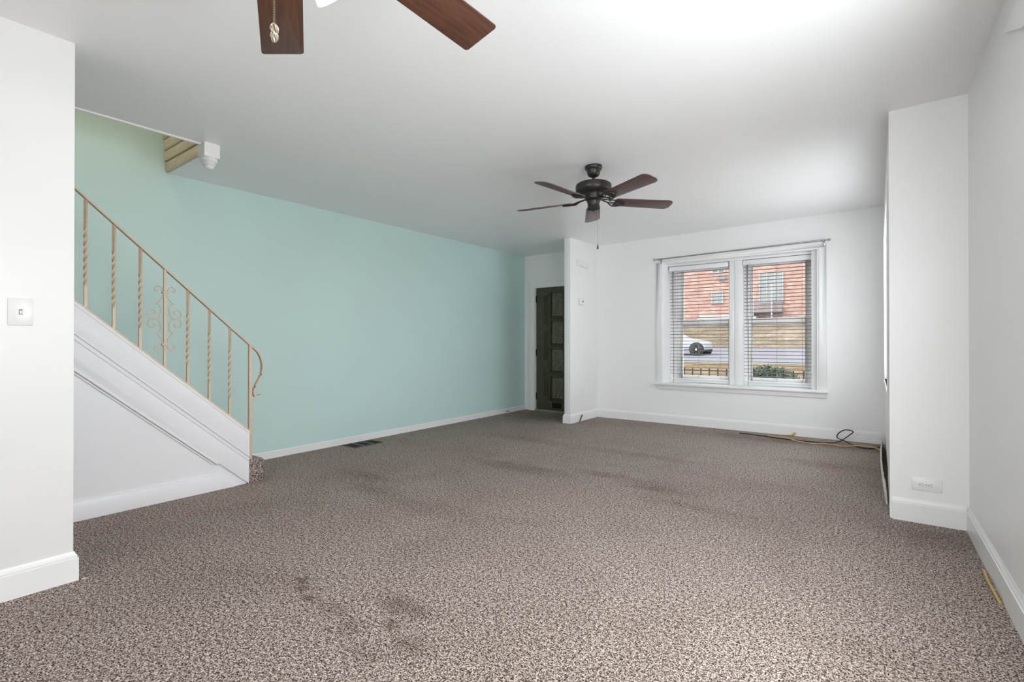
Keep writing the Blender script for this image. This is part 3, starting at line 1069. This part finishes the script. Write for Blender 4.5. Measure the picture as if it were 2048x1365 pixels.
# ------------------------------------------------------------------ ceiling fans
def blade_mesh(r0, r1, w0, w1, round_, pitch, thick=.006):
    """blade along +X, bottom face down"""
    pts = []
    n = 6
    rc0 = min(.02, w0 * .4)
    for cx, cy, a0 in ((r1 - round_, -w1 / 2 + round_, -PI / 2), (r1 - round_, w1 / 2 - round_, 0)):
        for j in range(n + 1):
            a = a0 + j * PI / 2 / n
            pts.append((cx + round_ * math.cos(a), cy + round_ * math.sin(a)))
    for cx, cy, a0 in ((r0 + rc0, w0 / 2 - rc0, PI / 2), (r0 + rc0, -w0 / 2 + rc0, PI)):
        for j in range(n + 1):
            a = a0 + j * PI / 2 / n
            pts.append((cx + rc0 * math.cos(a), cy + rc0 * math.sin(a)))
    m = MB()
    m.prism([(x, y, -thick / 2) for x, y in pts], (0, 0, thick))
    rot = Matrix.Rotation(pitch, 4, 'X')
    m.v = [rot @ p for p in m.v]
    return m


def iron_mesh(rin, r0, zin, pitch):
    m = MB()
    for s in (-1, 1):
        m.tube(smooth_path([(rin, s * .006, zin), (rin + .025, s * .012, zin - .006), (r0 - .05, s * .022, zin * .3), (r0 - .01, s * .046, -.008), (r0 + .035, s * .044, -.009), (r0 + .075, s * .022, -.009), (r0 + .088, 0, -.009)]), .0055, 6)
        m.tube(smooth_path([(r0 - .05, s * .016, zin * .3), (r0 - .02, s * .008, -.008), (r0 + .02, s * .026, -.009), (r0 + .05, s * .010, -.009), (r0 + .088, 0, -.009)]), .004, 6)
    for x, yy in ((r0 + .03, .038), (r0 + .03, -.038), (r0 + .075, 0)):
        m.lathe([(.008, -.012), (.008, -.004)], T(x, yy, 0), 10)
    rot = Matrix.Rotation(pitch, 4, 'X')
    m.v = [rot @ p for p in m.v]
    return m


def copy_part(o, parent, rotz):
    c = o.copy()
    C.objects.link(c)
    c.parent = parent
    c.rotation_euler = (0, 0, rotz)
    return c


def fan_blades(t, zb, angles, mesh, iron, mat, ironmat):
    """t at the fan's own location; blades at height zb above it"""
    b0 = None
    for a in angles:
        if b0 is None:
            b0 = mesh.build('blade', mat, None, bevel=.0015, origin=(0, 0, 0))
            b0.parent = t
            b0.location = (0, 0, zb)
            i0 = iron.build('blade_iron', ironmat, None, origin=(0, 0, 0))
            i0.parent = b0
            i0.location = (0, 0, 0)
            b0.rotation_euler = (0, 0, a)
        else:
            c = b0.copy()
            C.objects.link(c)
            c.rotation_euler = (0, 0, a)
            d = i0.copy()
            C.objects.link(d)
            d.parent = c


# far fan
FX, FY = -1.829, 3.587
ft = thing('ceiling_fan', (FX, FY, 1.84), 'dark bronze five-blade ceiling fan without a lamp, hanging in the middle of the room', 'ceiling fan')
zc = cz_(FX, FY)
F = T(FX, FY, 0)
MB().lathe([(.068, zc), (.070, zc - .012), (.064, zc - .028), (.055, zc - .034), (.051, zc - .060), (.042, zc - .078), (.026, zc - .087), (.018, zc - .090)], F, 32).build('canopy', M_bronze, ft)
MB().lathe([(.0125, zc - .085), (.0125, 2.365)], F, 16).build('downrod', M_bronze, ft)
MB().lathe([(.02, 2.372), (.09, 2.370), (.126, 2.366), (.139, 2.358), (.143, 2.348), (.143, 2.312), (.136, 2.300), (.112, 2.290), (.080, 2.284), (.072, 2.272), (.070, 2.240), (.05, 2.232)], F, 48).build('motor_housing', M_bronze, ft)
MB().lathe([(.048, 2.236), (.052, 2.228), (.052, 2.218), (.047, 2.212), (.047, 2.176), (.051, 2.170), (.051, 2.160), (.040, 2.152), (.012, 2.148), (.010, 2.143), (0, 2.142)], F, 32).build('switch_housing', M_bronze, ft)
m_ = blade_mesh(.175, .665, .118, .140, .045, R(-12))
fan_blades(ft, 2.228 - 1.84, [R(-170 + 72 * k) for k in range(5)], m_, iron_mesh(.065, .175, .020, R(-12)), M_bladesheen, M_bronze)
MB().tube([(FX + .018, FY + .035, 2.16), (FX + .019, FY + .036, 1.885)], .0013, 6).build('pull_chain', M_steel, ft)
MB().lathe([(0, 1.888), (.002, 1.884), (.004, 1.872), (.0075, 1.858), (.006, 1.847), (0, 1.842)], T(FX + .019, FY + .036, 0), 12).build('pull_knob', M_bronze, ft)

# near fan with a light kit, mostly above the frame
NX, NY = -1.065, 0.564
NZ = 2.10
nf = thing('ceiling_fan', (NX, NY, 1.70), 'near reddish-brown ceiling fan with frosted shades and pull chain, cut by the photo top', 'ceiling fan')
zc = cz_(NX, NY)
F = T(NX, NY, 0)
MB().lathe([(.072, zc), (.074, zc - .014), (.066, zc - .036), (.050, zc - .066), (.028, zc - .082)], F, 32).build('canopy', M_bronze, nf)
MB().lathe([(.0125, zc - .08), (.0125, 2.29)], F, 16).build('downrod', M_bronze, nf)
MB().lathe([(.02, 2.30), (.07, 2.285), (.13, 2.265), (.145, 2.24), (.145, 2.19), (.13, 2.165), (.08, 2.15), (.07, 2.12), (.06, 2.105)], F, 48).build('motor_housing', M_bronze, nf)
MB().lathe([(.055, 2.11), (.058, 2.09), (.058, 2.06), (.066, 2.05), (.070, 2.035), (.055, 2.015), (.02, 2.005), (0, 2.004)], F, 32).build('light_fitter', M_bronze, nf)
m_ = blade_mesh(.19, .699, .118, .137, .012, R(-13))
fan_blades(nf, NZ - 1.70, [R(149.8 - 60.5 * k) for k in range(6)], m_, iron_mesh(.07, .19, .03, R(-12)), M_blade, M_bronze)
for k, ang in enumerate((80, 200, 320)):
    a = R(ang)
    mt = T(NX, NY, 0) @ Matrix.Rotation(a, 4, 'Z') @ T(.060, 0, 2.030) @ Matrix.Rotation(R(136), 4, 'Y')
    MB().lathe([(.018, -.03), (.022, .0), (.026, .02), (.020, .03)], mt, 20).build('lamp_holder', M_bronze, nf)
    prof = [(.024, .018), (.030, .028), (.044, .045), (.052, .070), (.056, .100), (.066, .130), (.064, .131), (.053, .100), (.049, .070), (.041, .047), (.024, .030)]
    sh = MB().lathe(prof, mt, 32).build('lamp_shade', M_frost, nf)
    MB().lathe([(.008, .02), (.012, .04), (.022, .065), (.026, .085), (.018, .105), (0, .112)], mt, 16).build('bulb', M_frost, sh)
    p = mt @ Vector((0, 0, .150))
    light('fan_lamp', 'POINT', p, 1.8, (1.0, 0.90, 0.76), shadow_soft_size=.05)
# pull chain with a twisted tulip fob
m_ = MB()
z = 2.005
while z > 1.786:
    m_.lathe([(0, z), (.0028, z - .003), (0, z - .006)], T(NX, NY, 0), 8)
    z -= .0055
m_.build('pull_chain', M_pewter, nf)
m_ = MB()
for k in range(3):
    a0 = k * 2 * PI / 3
    for z0, ln, rr in ((1.790, .028, .0055), (1.771, .022, .005)):
        pts = []
        for j in range(9):
            t = j / 8
            q = rr * math.sin(PI * min(.98, t * 0.9 + .05))
            pts.append((NX + q * math.cos(a0 + t * 1.6), NY + q * math.sin(a0 + t * 1.6), z0 - ln * t))
        m_.tube(pts, [.001 + .0034 * math.sin(PI * min(1, j / 8 * .85 + .08)) for j in range(9)], 8)
m_.build('pull_fob', M_pewter, nf)

# ------------------------------------------------------------------ outdoors
def gz(y):
    pts = [(7.0, -0.30), (13, -0.05), (23, 0.22), (38, 0.78), (54, 3.35), (60, 3.4)]
    for (a, b_), (c, d) in zip(pts, pts[1:]):
        if a <= y <= c:
            return b_ + (d - b_) * (y - a) / (c - a)
    return pts[-1][1]


def strip_ground(name, ys, mat, x0=-60, x1=40):
    vs, fs = [], []
    for y in ys:
        vs += [(x0, y, gz(y)), (x1, y, gz(y)), (x1, y, gz(y) - .5), (x0, y, gz(y) - .5)]
    for i in range(len(ys) - 1):
        a = i * 4
        for j in range(4):
            fs.append((a + j, a + (j + 1) % 4, a + 4 + (j + 1) % 4, a + 4 + j))
    fs += [(3, 2, 1, 0), (len(vs) - 4, len(vs) - 3, len(vs) - 2, len(vs) - 1)]
    o = MB().add(vs, fs).build(name, mat)
    return struct(o)


strip_ground('ground_lawn', [7.06, 10, 13, 18, 23], M_lawn)
strip_ground('road', [23, 30, 38], M_road)
strip_ground('ground_bank', [38, 44, 49, 54, 60], M_bank)

# iron porch railing just outside the window
pr = thing('porch_railing', (-1.6, 8.6, gz(8.6)), 'black iron picket railing on the porch just outside the window', 'railing')
MB().box(-4.2, 0.8, 8.588, 8.612, 0.625, 0.637).build('top_rail', M_iron, pr)
MB().box(-4.2, 0.8, 8.588, 8.612, -0.12, -0.10).build('bottom_rail', M_iron, pr)
p0 = None
for k in range(36):
    x = -4.16 + k * 0.1365
    if p0 is None:
        p0 = MB().box(x - .008, x + .008, 8.592, 8.608, gz(8.6) - .02, 0.665).build('picket', M_iron, pr)
        x0_ = x
    else:
        c = p0.copy()
        C.objects.link(c)
        c.parent = pr
        c.location = p0.location + Vector((x - x0_, 0, 0))


def shrub(name, cx, cy, rx, ry, top, n, label, cat='shrub'):
    m = MB()
    z0 = gz(cy)
    for i in range(n):
        a = random.uniform(0, 2 * PI)
        q = math.sqrt(random.random())
        hh = (top - z0) * (1 - 0.55 * q * q)
        p = Vector((cx + rx * q * math.cos(a), cy + ry * q * math.sin(a), z0 + hh * random.uniform(.25, 1)))
        d = Vector((random.gauss(0, 1), random.gauss(0, 1), random.gauss(0, 1))).normalized()
        e = d.orthogonal().normalized()
        L = random.uniform(.05, .09)
        nn = d.cross(e) * .01
        m.add([p - d * L, p + e * L * .45 + nn, p + d * L, p - e * L * .45 + nn, p - nn], [(0, 1, 4), (1, 2, 4), (2, 3, 4), (3, 0, 4)])
    t = thing(name, (cx, cy, z0), label, cat)
    m.build('foliage', M_leaf, t)
    s = MB()
    for k in range(7):
        a = k * .9
        s.tube([(cx + .05 * math.cos(a), cy + .05 * math.sin(a), z0 - .02), (cx + rx * .6 * math.cos(a), cy + ry * .6 * math.sin(a), z0 + (top - z0) * .7)], [.02, .008], 6)
    s.build('stem', M_lath, t)


shrub('garden_shrub', -2.25, 14.0, .75, .6, .52, 1100, 'low dark green shrub on the lawn seen through the right half of the window')

# car
cr = thing('car', (-10.2, 28.8, gz(28.8)), 'white car parked at the road edge, seen through the left half of the window', 'car')
zg = gz(28.8) - .03
cx0 = -7.55
side = [(0, .30), (.02, .55), (-.06, .72), (-.35, .84), (-1.05, .93), (-1.18, .96), (-4.1, .96), (-4.55, .86), (-4.62, .5), (-4.55, .28)]
m_ = MB()
m_.prism([(cx0 + x, 27.9, zg + z) for x, z in side], (0, 1.75, 0))
m_.build('body', M_car, cr, bevel=.06, segs=3)
roof = [(-1.12, .94), (-1.72, 1.28), (-2.05, 1.40), (-2.6, 1.45), (-3.2, 1.40), (-3.9, 1.05), (-4.0, .94)]
vs = []
for x, z in roof:
    k = (z - .94) / .51
    vs.append((cx0 + x, 27.96 + .22 * k, zg + z))
for x, z in roof:
    k = (z - .94) / .51
    vs.append((cx0 + x, 29.59 - .22 * k, zg + z))
n = len(roof)
fs = [list(range(n))[::-1], list(range(n, 2 * n))] + [(i, (i + 1) % n, n + (i + 1) % n, n + i) for i in range(n)]
MB().add(vs, fs).build('cabin', M_car, cr, bevel=.03)
gl = [(-1.28, .97), (-1.78, 1.25), (-2.1, 1.34), (-2.6, 1.385), (-3.15, 1.34), (-3.7, 1.06), (-3.75, .97)]
m_ = MB()
m_.add([(cx0 + x, 27.94 + .22 * (z - .94) / .51, zg + z) for x, z in gl] + [(cx0 + x, 27.99 + .22 * (z - .94) / .51, zg + z) for x, z in gl],
       [list(range(7))[::-1], list(range(7, 14))] + [(i, (i + 1) % 7, 7 + (i + 1) % 7, 7 + i) for i in range(7)])
m_.build('side_window', M_carglass, cr)
MB().box(cx0 - 1.55, cx0 - 1.38, 27.80, 27.95, zg + .97, zg + 1.09).build('wing_mirror', M_grey, cr, bevel=.03)
for x in (-.42, -3.62):
    for y in (27.875, 29.62):
        mt = T(cx0 + x, y, zg + .33) @ Matrix.Rotation(PI / 2, 4, 'X')
        MB().lathe([(.395, -.03), (.395, .012), (.34, .014), (.34, -.03)], mt, 32).build('wheel_arch', M_tyre, cr)
        wh = MB().lathe([(.22, -.10), (.31, -.10), (.33, -.06), (.33, .05), (.30, .07), (.235, .07)], mt, 32).build('wheel', M_tyre, cr)
        h = MB()
        h.lathe([(.235, .03), (.235, .065), (.21, .065), (.20, .03)], mt, 28)
        h.lathe([(.06, .03), (.06, .07), (.0, .075)], mt, 16)
        for k in range(7):
            h.box(-.022, .022, .04, .22, .045, .07, mt @ Matrix.Rotation(k * 2 * PI / 7, 4, 'Z'))
        h.build('rim', M_alloy, wh)

# building across the road
bd = thing('apartment_building', (-12, 54, 3.3), 'salmon brick apartment building on the bank across the road', 'building')
MB().box(-40, 18, 54, 62, 2.9, 15).build('wall', M_brick, bd)


def bwin(x0, x1, z0, z1, name='window', mull=1, pane=None, rail=True):
    m = MB()
    ring(m, x0, x1, z0, z1, .10, 53.90, 54.0)
    for k in range(mull):
        x = x0 + (x1 - x0) * (k + 1) / (mull + 1)
        m.box(x - .05, x + .05, 53.91, 54.0, z0 + .1, z1 - .1)
    if rail:
        m.box(x0 + .1, x1 - .1, 53.92, 54.0, (z0 + z1) / 2 - .04, (z0 + z1) / 2 + .04)
    f = m.build(name, M_bwin, bd)
    MB().box(x0 + .09, x1 - .09, 53.95, 53.99, z0 + .09, z1 - .09).build('pane', pane or M_pane, f)


bwin(-13.85, -12.55, 8.35, 9.9, pane=M_panedark)
bwin(-13.89, -12.71, 5.14, 6.40)
bwin(-9.38, -7.24, 5.03, 8.06, 'balcony_door', 2, rail=False)
bwin(-19.5, -17.8, 5.1, 6.6)
bwin(-5.0, -3.4, 5.1, 6.6)
bwin(-9.3, -7.3, 9.3, 11.0, pane=M_panedark)
MB().box(-13.2, -12.5, 53.86, 54.0, 7.55, 8.05).build('wall_vent', M_grey, bd)
m_ = MB()
m_.box(-9.97, -7.24, 52.9, 54.0, 4.02, 4.22)
m_.box(-9.97, -7.24, 52.9, 52.95, 5.12, 5.20)
for k in range(26):
    x = -9.95 + k * .106
    m_.box(x, x + .05, 52.91, 52.94, 4.22, 5.12)
for x in (-9.97, -7.29):
    m_.box(x, x + .05, 52.95, 54.0, 5.12, 5.20)
    m_.box(x, x + .05, 52.95, 54.0, 4.22, 4.6)
m_.build('balcony', M_grey, bd)
MB().box(-8.13, -8.01, 52.72, 52.84, 2.6, 6.7).build('post', M_bwin, bd)
m_ = MB()
m_.prism([(-15.0, 54.0, 3.95), (-15.0, 52.6, 3.62), (-15.0, 52.6, 3.50), (-15.0, 54.0, 3.50)], (5.6, 0, 0))
m_.build('awning', M_bwin, bd)
